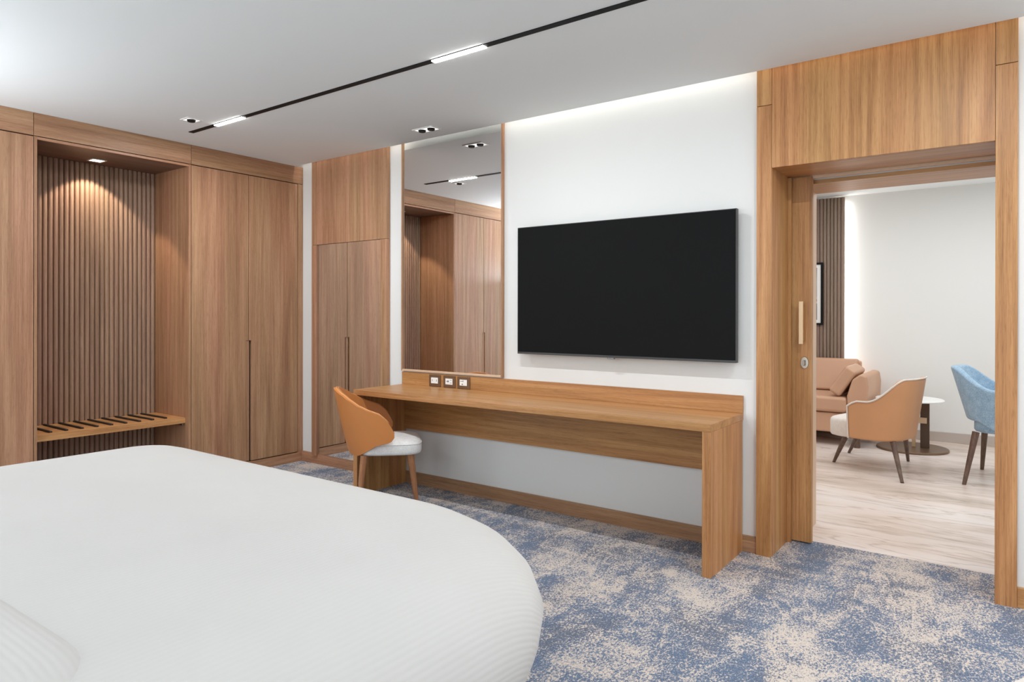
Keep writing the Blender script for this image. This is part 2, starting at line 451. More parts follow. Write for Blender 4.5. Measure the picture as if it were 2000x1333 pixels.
obj('door_track', box(-1.0405, -0.0695, 4.108, 4.128, 2.062, 2.09), frame_m, d1)
obj('door_track', box(-1.9, -0.0695, 4.087, 4.168, 2.09, 2.11), shadow_gap, d1)
# the sliding leaf, pushed almost fully into the wall
leaf = obj('door_leaf', box(-1.86, -0.917, 4.092, 4.128, 0.008, 2.072), hon_v, d1, bevel=0.0015)
hb = box(-0.974, -0.951, 4.038, 4.050, 1.128, 1.368)
obj('handle', hb, brass, leaf, bevel=0.0015)
hp = bmesh.new()
for z in (1.15, 1.346): tube((-0.9625, 4.0475, z), (-0.9625, 4.093, z), 0.006, 0.006, 12, hp)
obj('handle_post', hp, brass, leaf)
lk = bmesh.new()
tube((-0.953, 4.0925, 1.022), (-0.953, 4.085, 1.022), 0.021, 0.020, 28, lk)
bmesh.ops.scale(lk, verts=lk.verts, vec=(1, 1, 1.6), space=Matrix.Translation((0, 0, -1.022)))
lo = obj('lock', lk, steel, leaf, smooth=False)
obj('thumb_turn', box(-0.957, -0.949, 4.066, 4.086, 1.006, 1.038), steel, leaf, bevel=0.003)
# lounge half of the wall
S(obj('wall_lounge_side', wallholes(1, 4.17, WB, -3.6, RX, 0, 2.86, [(-1.005, -0.03, 0, 2.062)]), wall_m))
obj('door_soffit_rear', box(-1.0045, -0.03, 4.17, WB-0.004, 2.04, 2.0619), hon_x, d1)
obj('door_lining_rear', box(-1.0045, -0.987, 4.17, WB-0.004, 0.0, 2.04), frame_m, d1)

# ------------------------------------------------------------------ setting: lounge
S(obj('ceiling_lounge', box(-3.6, RX, WB, LY, CZ+0.01, CZ+0.14), ceil_m))
S(obj('wall_lounge_far', box(-3.6, RX, LY, LY+0.12, 0, 2.86), wall_m))
S(obj('wall_lounge_left', box(-3.72, -3.6, WB, LY, 0, 2.86), wall_m))
stone_sk = plain('stone_skirting', srgb(186, 174, 165), 0.4)
S(obj('baseboard_lounge', box(-3.6, RX, LY-0.015, LY, 0, 0.10), stone_sk, bevel=0.002))

def flutes(y0=None, y1=None, x=None, z0=0, z1=1, pitch=0.035, depth=0.018, axis=1, base=0.012):
    """ribbed board: half-round ribs side by side. axis 1: ribs spaced along Y, facing +X; axis 0: spaced along X, facing -Y"""
    bm = bmesh.new(); prof = []; n = max(1, round((y1-y0)/pitch)); p = (y1-y0)/n; gap = 0.10
    for i in range(n):
        a = y0+i*p
        prof.append((a, 0.0))
        for k in range(7):
            t = PI*k/6
            prof.append((a+p*(gap/2)+(p*(1-gap))*(0.5-0.5*math.cos(t)), depth*(0.30+0.70*math.sin(t)) if 0 < k < 6 else depth*0.30))
    prof.append((y1, 0.0))
    lo, hi, lob, hib = [], [], [], []
    def P(a, d, z): return (x+d, a, z) if axis == 1 else (a, x-d, z)
    lo = [bm.verts.new(P(a, d, z0)) for a, d in prof]; hi = [bm.verts.new(P(a, d, z1)) for a, d in prof]
    for i in range(len(prof)-1): bm.faces.new((lo[i], lo[i+1], hi[i+1], hi[i]))
    b0 = [bm.verts.new(P(y0, -base, z0)), bm.verts.new(P(y1, -base, z0))]; b1 = [bm.verts.new(P(y0, -base, z1)), bm.verts.new(P(y1, -base, z1))]
    bm.faces.new((b0[0], b0[1], b1[1], b1[0]))
    bm.faces.new(lo+[b0[1], b0[0]]); bm.faces.new(hi+[b1[1], b1[0]])
    bm.faces.new((lo[0], hi[0], b1[0], b0[0])); bm.faces.new((lo[-1], hi[-1], b1[1], b0[1]))
    return bm
fp = root('fluted_wall_panel', (-2.3, LY, 0.0), 'greyish fluted wood wall panel behind the tan leather sofa in the next room', 'wall panel')
fo = obj('fluted_board', flutes(-3.1, -1.49, LY-0.06, 0.02, CZ-0.01, 0.036, 0.018, 0, 0.02), slat_grey, fp)
obj('led_strip', box(-1.515, -1.497, LY-0.038, LY-0.012, 0.1, CZ-0.06), led_soft, fp)
area('panel_strip_light', (-1.488, LY-0.03, 1.3), (1, 0, 0.0), 2.4, 0.02, 2.2, (1, 0.98, 0.95)).rotation_euler = (0, R(-90), 0)

# framed picture on the fluted panel
pc = root('framed_picture', (-2.1, LY-0.09, 1.18), 'black framed picture with white mat hung on the fluted panel', 'picture')
PX0, PX1, PZ0, PZ1, PY = -2.5, -1.70, 1.178, 1.868, LY-0.0815
fb = bmesh.new(); t = 0.022
for q in ((PX0, PX1, PZ0, PZ0+t), (PX0, PX1, PZ1-t, PZ1), (PX0, PX0+t, PZ0+t, PZ1-t), (PX1-t, PX1, PZ0+t, PZ1-t)):
    box(q[0], q[1], PY-0.022, PY, q[2], q[3], fb)
obj('picture_frame', fb, black_m, pc)
obj('picture_mat', box(PX0+t, PX1-t, PY-0.010, PY-0.002, PZ0+t, PZ1-t), plain('mat_board', srgb(235, 232, 230), 0.8), pc)
pm, nt, b = new_mat('print')
tc = nt.nodes.new('ShaderNodeTexCoord'); sp = nt.nodes.new('ShaderNodeSeparateXYZ'); nt.links.new(tc.outputs['Object'], sp.inputs[0])
nz = noise(nt, coords(nt), 9, 4)
zz = mth(nt, 'ADD', sp.outputs[2], mth(nt, 'MULTIPLY', nz, 0.03))
nt.links.new(ramp(nt, zz, [(0.0, srgb(52, 54, 66)), (0.245, srgb(60, 60, 70)), (0.255, srgb(215, 205, 195)), (0.285, srgb(120, 84, 60)), (0.31, srgb(196, 186, 176)), (0.33, srgb(150, 152, 155)), (0.50, srgb(160, 165, 166)), (0.64, srgb(96, 100, 110))]), b.inputs['Base Color'])
b.inputs['Roughness'].default_value = 0.3
obj('print', box(PX0+t+0.04, PX1-t-0.04, PY-0.012, PY-0.0095, PZ0+t+0.035, PZ1-t-0.035), pm, pc)

# ------------------------------------------------------------------ wardrobes and niche (left wall)
FZ = 2.432
def door_panel(y0, y1, side, x=WX, z0=0.086, z1=FZ-0.004, notch=0.022, hz=1.075):
    """door front in the plane X; a finger-pull notch runs down one edge from hz to the bottom"""
    if side > 0: pts = [(y0, z0), (y1-notch, z0), (y1-notch, hz), (y1, hz), (y1, z1), (y0, z1)]
    else: pts = [(y0, z1), (y0, hz), (y0+notch, hz), (y0+notch, z0), (y1, z0), (y1, z1)]
    return prism(pts, 0, x-0.02, x)
def wardrobe(y0, y1, seam, lab, filler=None):
    wr = root('wardrobe', (WX, (y0+y1)/2, 0), lab, 'wardrobe', 'built-in oak wardrobes on either side of the luggage niche')
    cb = box(-5.69, WX-0.022, y0, y1, 0.05, FZ-0.001)
    obj('carcass', cb, shadow_gap, wr)
    obj('plinth', box(-5.69, WX-0.0, y0, y1, 0, 0.078), oak_y, wr, bevel=0.001)
    obj('cornice', box(-5.3, WX, y0+0.0015, y1-0.0015, FZ+0.003, CZ-0.0005), oak_y, wr, bevel=0.001)
    l = obj('door', door_panel(y0+0.002, seam-0.0025, 1), oak_v, wr, bevel=0.001)
    r = obj('door', door_panel(seam+0.0025, (filler or y1)-0.002, -1), oak_v, wr, bevel=0.001)
    obj('finger_pull', box(WX-0.0195, WX-0.009, seam-0.0235, seam+0.010, 0.086, 1.0745), frame_m if False else oak_v, l, bevel=0.001)
    if filler: obj('filler_strip', box(WX-0.02, WX-0.001, filler+0.003, y1-0.001, 0.0785, FZ-0.001), oak_v, wr)
    return wr
wardrobe(2.756, WY-0.001, 3.241, 'two-door oak wardrobe in the corner beside the television wall', filler=3.716)
wardrobe(0.68, 1.716, 1.199, 'two-door oak wardrobe at the left edge, on the near side of the slatted niche')
obj_end = None
# niche: a surround with a fluted back
NY0, NY1 = 1.735, 2.736
shaded_niche_top = wood('niche_top_painted_shade', 1, srgb(138, 110, 92), srgb(116, 90, 75), srgb(88, 68, 56))  # veneer colour darkened to stand for shade under the niche top
ni = root('luggage_niche', (WX, (NY0+NY1)/2, 0), 'open oak wardrobe niche with fluted wood back wall and warm downlight', 'niche')
obj('side_panel', box(-5.69, WX, NY1, 2.7545, 0, FZ-0.001), oak_v, ni, bevel=0.001)
obj('side_panel', box(-5.69, WX, 1.7175, NY0, 0, FZ-0.001), oak_v, ni, bevel=0.001)
obj('top_panel', box(-5.69, WX-0.020, NY0, NY1, 2.4145, FZ-0.002), shaded_niche_top, ni)
obj('front_rail', box(WX-0.0195, WX-0.001, NY0, NY1, 2.413, FZ-0.002), oak_y, ni, bevel=0.001)
obj('cornice', box(-5.3, WX, 1.7175, 2.7545, FZ+0.003, CZ-0.0005), oak_y, ni, bevel=0.001)
obj('fluted_board', flutes(NY0+0.001, NY1-0.001, -5.582, 0.0, 2.4135, 0.0345, 0.019, 1, 0.02), slat_wood, ni)
# luggage bench with rubber strips
bn = root('luggage_bench', (-5.33, 2.235, 0.458), 'wall-hung oak luggage bench with black rubber strips in the niche', 'luggage bench')
obj('shelf', box(-5.562, -5.103, NY0+0.001, NY1-0.001, 0.458, 0.50), hon_y, bn, bevel=0.001)
st = obj('rubber_strip', box(-5.545, -5.160, -0.010, 0.010, 0.4995, 0.511), rubber, bn, bevel=0.004)
ORG_st = ORG[st]
base_y = None
for i in range(9):
    o = st if i == 0 else st.copy()
    if i: C.objects.link(o); o.parent = bn
    o.location = (0, 1.850+0.0958*i, 0)
obj('bracket', box(-5.16, -5.12, NY1-0.02, NY1-0.001, 0.44, 0.458), steel, bn)
# niche downlight
dl = root('niche_downlight', (-5.41, 2.235, 2.414), 'small square recessed downlight in the niche ceiling', 'ceiling light')
bm = bmesh.new()
for q in ((-0.05, 0.05, -0.05, -0.038), (-0.05, 0.05, 0.038, 0.05), (-0.05, -0.038, -0.038, 0.038), (0.038, 0.05, -0.038, 0.038)):
    box(-5.41+q[0], -5.41+q[1], 2.235+q[2], 2.235+q[3], 2.411, 2.4138, bm)
obj('trim_ring', bm, white_m, dl)
obj('lamp', box(-5.447, -5.373, 2.198, 2.272, 2.4122, 2.4138), lamp_m, dl)
spot('niche_spot', (-5.37, 2.225, 2.405), (-0.22, 0.0, -1), 24, 96, 0.22, WARM, 0.02)

# ------------------------------------------------------------------ tall cabinet-mirror on the TV wall
tm = root('full_length_mirror', (-4.43, 3.75, 0.07), 'floor-to-ceiling oak framed mirror with solid panel above, near the corner wardrobe', 'mirror', 'oak framed wall mirrors')
TF, TX0, TX1, TJ = 3.738, -4.893, -3.963, 1.885
for a, b_ in ((TX0, TX0+0.066), (TX1-0.072, TX1)):
    obj('frame_post', box(a, b_, TF, WY-0.001, 0.075, TJ-0.001), oak_v, tm, bevel=0.001)
    obj('frame_post_top', box(a, b_, TF, WY-0.001, TJ+0.001, 2.74), oak_v, tm, bevel=0.001)
obj('upper_panel', box(TX0+0.068, TX1-0.074, TF+0.002, WY-0.001, TJ+0.001, 2.74), oak_v, tm, bevel=0.001)
obj('mirror_glass', box(TX0+0.066, TX1-0.072, TF+0.016, TF+0.022, 0.0885, TJ-0.001), glassm, tm)
# ------------------------------------------------------------------ dressing mirror
dm = root('dressing_mirror', (-3.33, 3.76, 0.85), 'tall oak framed mirror above the left end of the desk', 'mirror', 'oak framed wall mirrors')
MX0, MX1, MZ0, MZ1, MF = -3.815, -2.835, 0.856, 2.70, 3.748
obj('mirror_glass', box(MX0+0.012, MX1-0.012, 3.760, 3.766, MZ0+0.014, MZ1-0.01), glassm, dm)
for a, b_ in ((MX0, MX0+0.012), (MX1-0.014, MX1)):
    obj('frame_post', box(a, b_, MF, WY-0.001, MZ0, MZ1), oak_v, dm, bevel=0.002)
obj('frame_rail', box(MX0+0.012, MX1-0.014, MF, WY-0.001, MZ0, MZ0+0.014), frame_m, dm, bevel=0.002)
# ------------------------------------------------------------------ television
tv = root('television', (-1.943, 3.73, 1.03), 'large flat black television mounted on the white wall above the desk', 'television')
obj('casing', box(-2.674, -1.212, 3.703, 3.735, 1.03, 1.87), plain('tv_plastic', srgb(52, 50, 49), 0.35), tv, bevel=0.002)
obj('screen', box(-2.669, -1.217, 3.7012, 3.7031, 1.044, 1.8655), plain('tv_screen', srgb(31, 31, 31), 0.75, 0, 0.0), tv)
obj('mount', box(-2.2, -1.7, 3.735, WY-0.001, 1.25, 1.65), black_m, tv)
bm = bmesh.new(); box(-1.995, -1.945, 3.699, 3.703, 1.022, 1.031, bm)
lg = obj('logo_bar', bm, plain('logo_grey', srgb(70, 68, 66), 0.4), tv)
bm = bmesh.new()
for k, wd in ((0, 0.005), (1, 0.005), (2, 0.006), (3, 0.005)): box(-1.990+k*0.010, -1.990+k*0.010+wd, 3.6984, 3.699, 1.0245, 1.0295, bm)
obj('logo_letters', bm, plain('logo_silver', srgb(170, 168, 165), 0.3), lg)

# ------------------------------------------------------------------ desk
DX0, DX1, DF = -3.806, -1.194, 3.268
dk = root('writing_desk', (-2.5, 3.5, 0), 'long wall-to-wall oak writing desk with waterfall ends under the television', 'desk')
obj('desk_top', box(DX0+0.001, DX1-0.001, DF, WY-0.001, 0.716, 0.754), hon_x, dk, bevel=0.0015)
obj('side_panel', box(DX0, DX0+0.04, DF+0.0005, 3.755, 0, 0.7158), hon_v, dk, bevel=0.001)
obj('side_panel', box(DX1-0.044, DX1, DF+0.0005, 3.755, 0, 0.7158), hon_v, dk, bevel=0.001)
obj('modesty_panel', box(DX0+0.041, DX1-0.045, 3.735, WY-0.002, 0.42, 0.7155), hon_x, dk, bevel=0.001)
obj('backsplash', box(-3.834+0.02, DX1, 3.757, WY-0.001, 0.7542, 0.849), hon_x, dk, bevel=0.0015)
# power sockets
def sock(x0, x1, lab, style):
    s = root('power_socket', ((x0+x1)/2, 3.757, 0.755), lab, 'socket', 'sockets on the desk upstand')
    obj('cover_plate', box(x0, x1, 3.749, 3.7568, 0.7565, 0.842), bronze, s, bevel=0.002)
    cx = (x0+x1)/2
    ins = obj('socket_insert', box(cx-0.034, cx+0.034, 3.7465, 3.7492, 0.779, 0.822), socket_m, s, bevel=0.001)
    def hole(bm): obj('socket_hole', bm, hole_m, ins)
    if style == 0:
        for d in (-0.021, 0.021): hole(box(cx+d-0.0018, cx+d+0.0018, 3.746, 3.7466, 0.793, 0.809))
    elif style == 1:
        hole(tube((cx-0.008, 3.746, 0.802), (cx-0.008, 3.7466, 0.802), 0.007, 0.007, 12))
        hole(box(cx-0.026, cx-0.018, 3.746, 3.7466, 0.800, 0.804))
        for z in (0.791, 0.811): hole(box(cx+0.012, cx+0.026, 3.746, 3.7466, z-0.0015, z+0.0015))
    else:
        hole(box(cx-0.028, cx-0.004, 3.746, 3.7466, 0.809, 0.812)); hole(box(cx-0.003, cx+0.001, 3.746, 3.7466, 0.806, 0.818))
        hole(tube((cx-0.008, 3.746, 0.789), (cx-0.008, 3.7466, 0.789), 0.005, 0.005, 12))
hole_m = plain('slot_grey', srgb(90, 88, 86), 0.6)
sock(-3.520, -3.409, 'leftmost bronze socket plate on the desk upstand, with two slots', 0)
sock(-3.378, -3.266, 'middle one of the three bronze socket plates on the desk upstand', 1)
sock(-3.243, -3.127, 'right-hand bronze socket plate on the desk upstand, nearest the television', 2)

# ------------------------------------------------------------------ ceiling lights
tk = root('track_light', (-2.5, 2.562, CZ), 'long black recessed ceiling track with white light bars', 'ceiling light')
obj('track_rail', box(-4.71, 2.4, 2.545, 2.581, CZ-0.004, CZ+0.001), black_m, tk)
for x0, x1 in ((-4.385, -4.06), (-2.38, -2.045), (-0.37, -0.035), (1.64, 1.975)):
    obj('light_bar', box(x0, x1, 2.547, 2.579, CZ-0.010, CZ-0.0005), led_m, tk, bevel=0.002)
    area('track_bar_light', ((x0+x1)/2, 2.563, CZ-0.0115), (0, 0, -1), x1-x0, 0.028, 17, NEUT)
def spotlight(cx, cy, n, lab, dirs, power):
    s = root('recessed_spotlight', (cx, cy, CZ), lab, 'ceiling light', 'white recessed spotlights in the ceiling')
    L = 0.085*n; bm = bmesh.new()
    for q in ((-L/2-0.008, L/2+0.008, -0.051, -0.040), (-L/2-0.008, L/2+0.008, 0.040, 0.051), (-L/2-0.008, -L/2+0.003, -0.04, 0.04), (L/2-0.003, L/2+0.008, -0.04, 0.04)):
        box(cx+q[0], cx+q[1], cy+q[2], cy+q[3], CZ-0.005, CZ-0.0002, bm)
    obj('trim_frame', bm, white_m, s)
    obj('reflector', box(cx-L/2+0.003, cx+L/2-0.003, cy-0.04, cy+0.04, CZ-0.002, CZ-0.0002), dim_lamp_m, s)
    for i in range(n):
        x = cx-L/2+0.085*(i+0.5)
        bm = tube((x, cy, CZ-0.014), (x, cy, CZ-0.0022), 0.024, 0.028, 20)
        obj('lamp_head', bm, black_m, s)
        if power: spot('spot', (x, cy, CZ-0.03), dirs, power, 95, 0.8, NEUT, 0.02)
spotlight(-3.303, 3.49, 2, 'twin-lamp square recessed spotlight close to the dressing mirror', (0.0, 0.0, -1), 8)
spotlight(-4.405, 2.40, 1, 'single square recessed spotlight beside the far end of the ceiling track', (0.0, 0.0, -1), 14)

# ------------------------------------------------------------------ bed
def rr_outline(x0, x1, y0, y1, rads, n=14):
    """rounded rectangle; rads for corners (x1,y1),(x0,y1),(x0,y0),(x1,y0); returns points and outward normals"""
    pts = []
    for (cx, cy, a0, r) in ((x1, y1, 0, rads[0]), (x0, y1, 90, rads[1]), (x0, y0, 180, rads[2]), (x1, y0, 270, rads[3])):
        ox = cx-r if cx == x1 else cx+r; oy = cy-r if cy == y1 else cy+r
        for k in range(n+1):
            a = R(a0+90*k/n); pts.append((ox+r*math.cos(a), oy+r*math.sin(a), math.cos(a), math.sin(a)))
    # fill the straight runs
    out = []; N = len(pts)
    for i in range(N):
        p, q = pts[i], pts[(i+1) % N]; out.append(p); L = math.hypot(q[0]-p[0], q[1]-p[1])
        m = int(L/0.12)
        for k in range(1, m): out.append((p[0]+(q[0]-p[0])*k/m, p[1]+(q[1]-p[1])*k/m, p[2], p[3]))
    return out
BED = dict(x0=-3.42, x1=-0.882, y0=-0.75, y1=1.785)
bd = root('bed', ((BED['x0']+BED['x1'])/2, 0.5, 0), 'wide bed made up with a plain white striped duvet, in the foreground', 'bed')
def ring_pts(ins, n=16, m=26):
    """outline of the bed shrunk by ins: four arcs of n+1 points and four straights of m points"""
    x0, x1, y0, y1 = BED['x0']+ins, BED['x1']-ins, BED['y0']+ins, BED['y1']-ins
    rs = [max(r-ins*0.45, 0.05) for r in (0.66, 0.22, 0.12, 0.12)]
    cs = ((x1-rs[0], y1-rs[0], 0, rs[0]), (x0+rs[1], y1-rs[1], 90, rs[1]), (x0+rs[2], y0+rs[2], 180, rs[2]), (x1-rs[3], y0+rs[3], 270, rs[3]))
    arcs = [[(cx+r*math.cos(R(a0+90*k/n)), cy+r*math.sin(R(a0+90*k/n)), math.cos(R(a0+90*k/n)), math.sin(R(a0+90*k/n))) for k in range(n+1)] for cx, cy, a0, r in cs]
    out = []
    for i, A in enumerate(arcs):
        out += A; p, q = A[-1], arcs[(i+1) % 4][0]
        for k in range(1, m): t = k/m; out.append((p[0]+(q[0]-p[0])*t, p[1]+(q[1]-p[1])*t, p[2], p[3]))
    return out
def duvet_mesh():
    bm = bmesh.new(); uvl = bm.loops.layers.uv.new('UVMap')
    prof = [(0.16, 0.06), (0.105, 0.20), (0.052, 0.33), (0.010, 0.45), (0.0, 0.52), (0.018, 0.583), (0.055, 0.63), (0.11, 0.664), (0.18, 0.687), (0.27, 0.701), (0.38, 0.709)]
    arc = [0]
    for a, b_ in zip(prof, prof[1:]): arc.append(arc[-1]+math.hypot(b_[0]-a[0], b_[1]-a[1]))
    tot = arc[-1]; rings = []; info = {}
    base = ring_pts(prof[-1][0]); N = len(base)
    for (ins, z), s in zip(prof, arc):
        ring = []
        for (x, y, nx, ny), (bx, by, _, _) in zip(ring_pts(ins), base):
            wob = 0.006*math.sin(5*x+2.3*y)*max(0, (0.6-z))*3
            v = bm.verts.new((x-nx*wob, y-ny*wob, z)); ring.append(v)
            info[v] = (bx+nx*(tot-s), by+ny*(tot-s))
        rings.append(ring)
    for A, B in zip(rings, rings[1:]):
        for i in range(N): bm.faces.new((A[i], A[(i+1) % N], B[(i+1) % N], B[i]))
    # the top is one gently crowned sheet of nested rings
    prev = rings[-1]
    cx, cy = (BED['x0']+BED['x1'])/2, (BED['y0']+BED['y1'])/2
    for f, z in ((0.9, 0.711), (0.75, 0.714), (0.55, 0.717), (0.35, 0.719), (0.15, 0.720)):
        ring = []
        for (x, y, _, _) in base:
            w_ = bm.verts.new((cx+(x-cx)*f, cy+(y-cy)*f, z)); info[w_] = (w_.co.x, w_.co.y); ring.append(w_)
        for i in range(N): bm.faces.new((prev[i], prev[(i+1) % N], ring[(i+1) % N], ring[i]))
        prev = ring
    bm.faces.new(prev)
    for f in bm.faces:
        for lp in f.loops: lp[uvl].uv = info[lp.vert]
    return bm
obj('duvet', duvet_mesh(), duvet_m, bd, smooth=True)
obj('divan_base', box(BED['x0']+0.22, BED['x1']-0.22, BED['y0'], BED['y1']-0.22, 0.0, 0.45), plain('divan_fabric', srgb(200, 198, 195), 0.9), bd, bevel=0.02)
# turned-back part of the duvet near the pillows
def fold_mesh():
    bm = bmesh.new(); uvl = bm.loops.layers.uv.new('UVMap'); info = {}
    xs = [BED['x0']+0.10+i*0.04 for i in range(int((BED['x1']-0.20-BED['x0']-0.10)/0.04)+1)]
    rows = []
    nx_ = len(xs)
    ys = [(0.0, -0.004), (0.012, 0.008), (0.035, 0.017), (0.07, 0.023), (0.13, 0.026), (0.3, 0.027), (0.6, 0.027), (1.0, 0.02)]
    for d, h in ys:
        row = []
        for i, x in enumerate(xs):
            xr = max(0.0, x+1.34); yb = 0.515-2.2*xr*xr
            edge = max(0.0, abs(x-(BED['x0']+BED['x1'])/2)-(0.5*(BED['x1']-BED['x0'])-0.42)); drop = -0.55*edge*edge*3
            y = yb-d; v = bm.verts.new((x, y, 0.712+h*0.7+drop)); info[v] = (y, x); row.append(v)
        rows.append(row)
    for A, B in zip(rows, rows[1:]):
        for i in range(nx_-1): bm.faces.new((A[i], A[i+1], B[i+1], B[i]))
    for f in bm.faces:
        for lp in f.loops: lp[uvl].uv = info[lp.vert]
    return bm
obj('turned_down_sheet', fold_mesh(), duvet_m, bd, smooth=True, subsurf=1)
# round pale stool whose rim shows in the corner
so = root('round_stool', (0.335, 1.85, 0), 'round off-white upholstered stool cut off by the bottom right corner', 'stool')
obj('stool_seat', lathe([(0.0, 0.10), (0.33, 0.10), (0.36, 0.12), (0.372, 0.2), (0.372, 0.40), (0.36, 0.435), (0.33, 0.45), (0.0, 0.452)][1:-1], 0.335, 1.85), cream_fab, so, smooth=True)
obj('stool_base', lathe([(0.30, 0.0), (0.30, 0.10)], 0.335, 1.85, 48), dark_wood, so)

# ------------------------------------------------------------------ seating
def bez(pts, n):
    out = []
    for i in range(n+1):
        t = i/n*(len(pts)-1); k = min(int(t), len(pts)-2); f = t-k
        p0 = pts[max(k-1, 0)]; p1 = pts[k]; p2 = pts[k+1]; p3 = pts[min(k+2, len(pts)-1)]
        out.append(0.5*((2*p1)+(-p0+p2)*f+(2*p0-5*p1+4*p2-p3)*f*f+(-p0+3*p1-3*p2+p3)*f**3))
    return out
def shell(name_prefix, parent, phis, top, bot, radf, thick, mat_out, mat_in, mat_rim=None, nphi=40, nz=10, rim=0.006, cx=0.0):
    """curved seat shell. phi = 0 is the rear, runs to +-phimax at the arm tips; top/bot(phi) heights; radf(phi, z)->(x, y)"""
    bm = bmesh.new(); O, I = [], []
    for i in range(nphi+1):
        ph = -phis+2*phis*i/nphi; zt, zb = top(abs(ph)), bot(abs(ph)); co, ci = [], []
        for j in range(nz+1):
            z = zb+(zt-zb)*j/nz
            x, y = radf(ph, z); 
            e = 1e-3; xa, ya = radf(ph+e, z); xb, yb = radf(ph-e, z); tx, ty = xa-xb, ya-yb; L = math.hypot(tx, ty) or 1
            nxn, nyn = ty/L, -tx/L
            if nxn*(x-0.03)+nyn*y < 0: nxn, nyn = -nxn, -nyn
            h = thick/2
            co.append(bm.verts.new((x+nxn*h, y+nyn*h, z))); ci.append(bm.verts.new((x-nxn*h, y-nyn*h, z)))
        O.append(co); I.append(ci)
    def grid(G, mi):
        for a, b_ in zip(G, G[1:]):
            for j in range(nz):
                f = bm.faces.new((a[j], b_[j], b_[j+1], a[j+1])); f.material_index = mi
    grid(O, 0); grid(I, 1)
    for i in range(nphi):
        f = bm.faces.new((O[i][nz], O[i+1][nz], I[i+1][nz], I[i][nz])); f.material_index = 0
        f = bm.faces.new((O[i][0], O[i+1][0], I[i+1][0], I[i][0])); f.material_index = 0
    for i in (0, nphi):
        for j in range(nz): f = bm.faces.new((O[i][j], O[i][j+1], I[i][j+1], I[i][j])); f.material_index = 0
    edge = [tuple((O[i][nz].co+I[i][nz].co)/2) for i in range(nphi+1)]
    front0 = [tuple((O[0][j].co+I[0][j].co)/2) for j in range(nz+1)]
    front1 = [tuple((O[nphi][j].co+I[nphi][j].co)/2) for j in range(nz, -1, -1)]
    outer = [tuple(O[0][j].co) for j in range(nz+1)]+[tuple(O[i][nz].co) for i in range(1, nphi+1)]+[tuple(O[nphi][j].co) for j in range(nz-1, -1, -1)]
    o = obj(name_prefix, bm, [mat_out, mat_in], parent, smooth=True, bevel=thick*0.42, seg=4)
    return o, edge, outer
def cushion(x0, x1, w0, w1, z0, z1, r=0.05, crown=0.02, n=2, xr=None):
    """seat pad, w0 = half width at the rear, w1 = half width at the front"""
    ol = []
    for k in range(64):
        a = 2*PI*k/64; c, s = math.cos(a), math.sin(a)
        p = 2/4.5
        ux = math.copysign(abs(c)**p, c); uy = math.copysign(abs(s)**p, s)
        x = (x0+x1)/2+(x1-x0)/2*ux; t = (x-x0)/(x1-x0); ww = w0+(w1-w0)*t
        ol.append((x, ww*uy, ux, uy))
    bm = bmesh.new(); rings = []; cx = (x0+x1)/2
    for sc_, z in ((0.90, z0), (0.97, z0+0.006), (1.0, z0+0.02), (1.0, z1-0.028), (0.985, z1-0.010), (0.945, z1), (0.8, z1+crown*0.5), (0.5, z1+crown*0.9), (0.2, z1+crown)):
        rings.append([bm.verts.new((cx+(x-cx)*sc_, y*sc_, z)) for x, y, *_ in ol])
    for A, B in zip(rings, rings[1:]):
        for i in range(64): bm.faces.new((A[i], A[(i+1) % 64], B[(i+1) % 64], B[i]))
    bm.faces.new(rings[0]); bm.faces.new(rings[-1])
    seam = [(cx+(x-cx)*0.992, y*0.992, z1-0.013) for x, y, *_ in ol]
    return bm, seam
def ss(a, b_, t): t = max(0, min(1, (t-a)/(b_-a))); return t*t*(3-2*t)

# --- desk chair, side-on to the camera, its front under the desk
HD = math.atan2(0.735, 0.678)
dc = root('desk_chair', (-3.472, 3.246, 0), 'orange leather barrel-back chair with white seat at the writing desk', 'chair', rz=HD)
PM = R(90)
def table(pts):
    def f(p):
        d = math.degrees(p)
        for (a, za), (b_, zb) in zip(pts, pts[1:]):
            if d <= b_: t = (d-a)/(b_-a); t = t*t*(3-2*t)*0.35+t*0.65; return za+(zb-za)*t
        return pts[-1][1]
    return f
d_top = table([(0, 0.798), (14, 0.790), (30, 0.762), (42, 0.728), (54, 0.692), (66, 0.664), (75, 0.645), (81, 0.614), (85, 0.584), (88, 0.552), (90, 0.520)])
d_bot = table([(0, 0.362), (38, 0.362), (48, 0.378), (60, 0.408), (72, 0.440), (82, 0.452), (87, 0.462), (90, 0.490)])
def d_rad(p, z):
    up = max(0, (z-0.36)/0.44)
    a = 0.262+0.105*up**0.85; ex = 0.92
    return 0.068-(a+0.014)*math.copysign(abs(math.cos(p))**ex, math.cos(p)), (0.236+0.040*up)*math.copysign(abs(math.sin(p))**ex, math.sin(p))
sh, edge, outer = shell('backrest', dc, PM, d_top, d_bot, d_rad, 0.036, tan_l, tan_l, nphi=72, nz=14)
obj('piping', path_tube([(x, y, z+0.001) for x, y, z in edge[2:-2]], 0.0045, 8), tan_rim, sh, smooth=True)
bm, seam = cushion(-0.175, 0.255, 0.205, 0.235, 0.364, 0.448, crown=0.026)
sc_ = obj('seat', bm, seat_fab, dc, smooth=True)
obj('seat_seam', path_tube(seam, 0.003, 6, closed=True), seat_fab, sc_, smooth=True)
for sx, sy in ((1, 1), (1, -1), (-1, 1), (-1, -1)):
    tx, ty = (0.175 if sx > 0 else -0.125), 0.17*sy
    fx, fy = (0.222 if sx > 0 else -0.165), 0.20*sy
    obj('leg', tube((tx, ty, 0.367), (fx, fy, 0.0), 0.024, 0.0125, 20), leg_wood, dc, smooth=False, bevel=0.001)

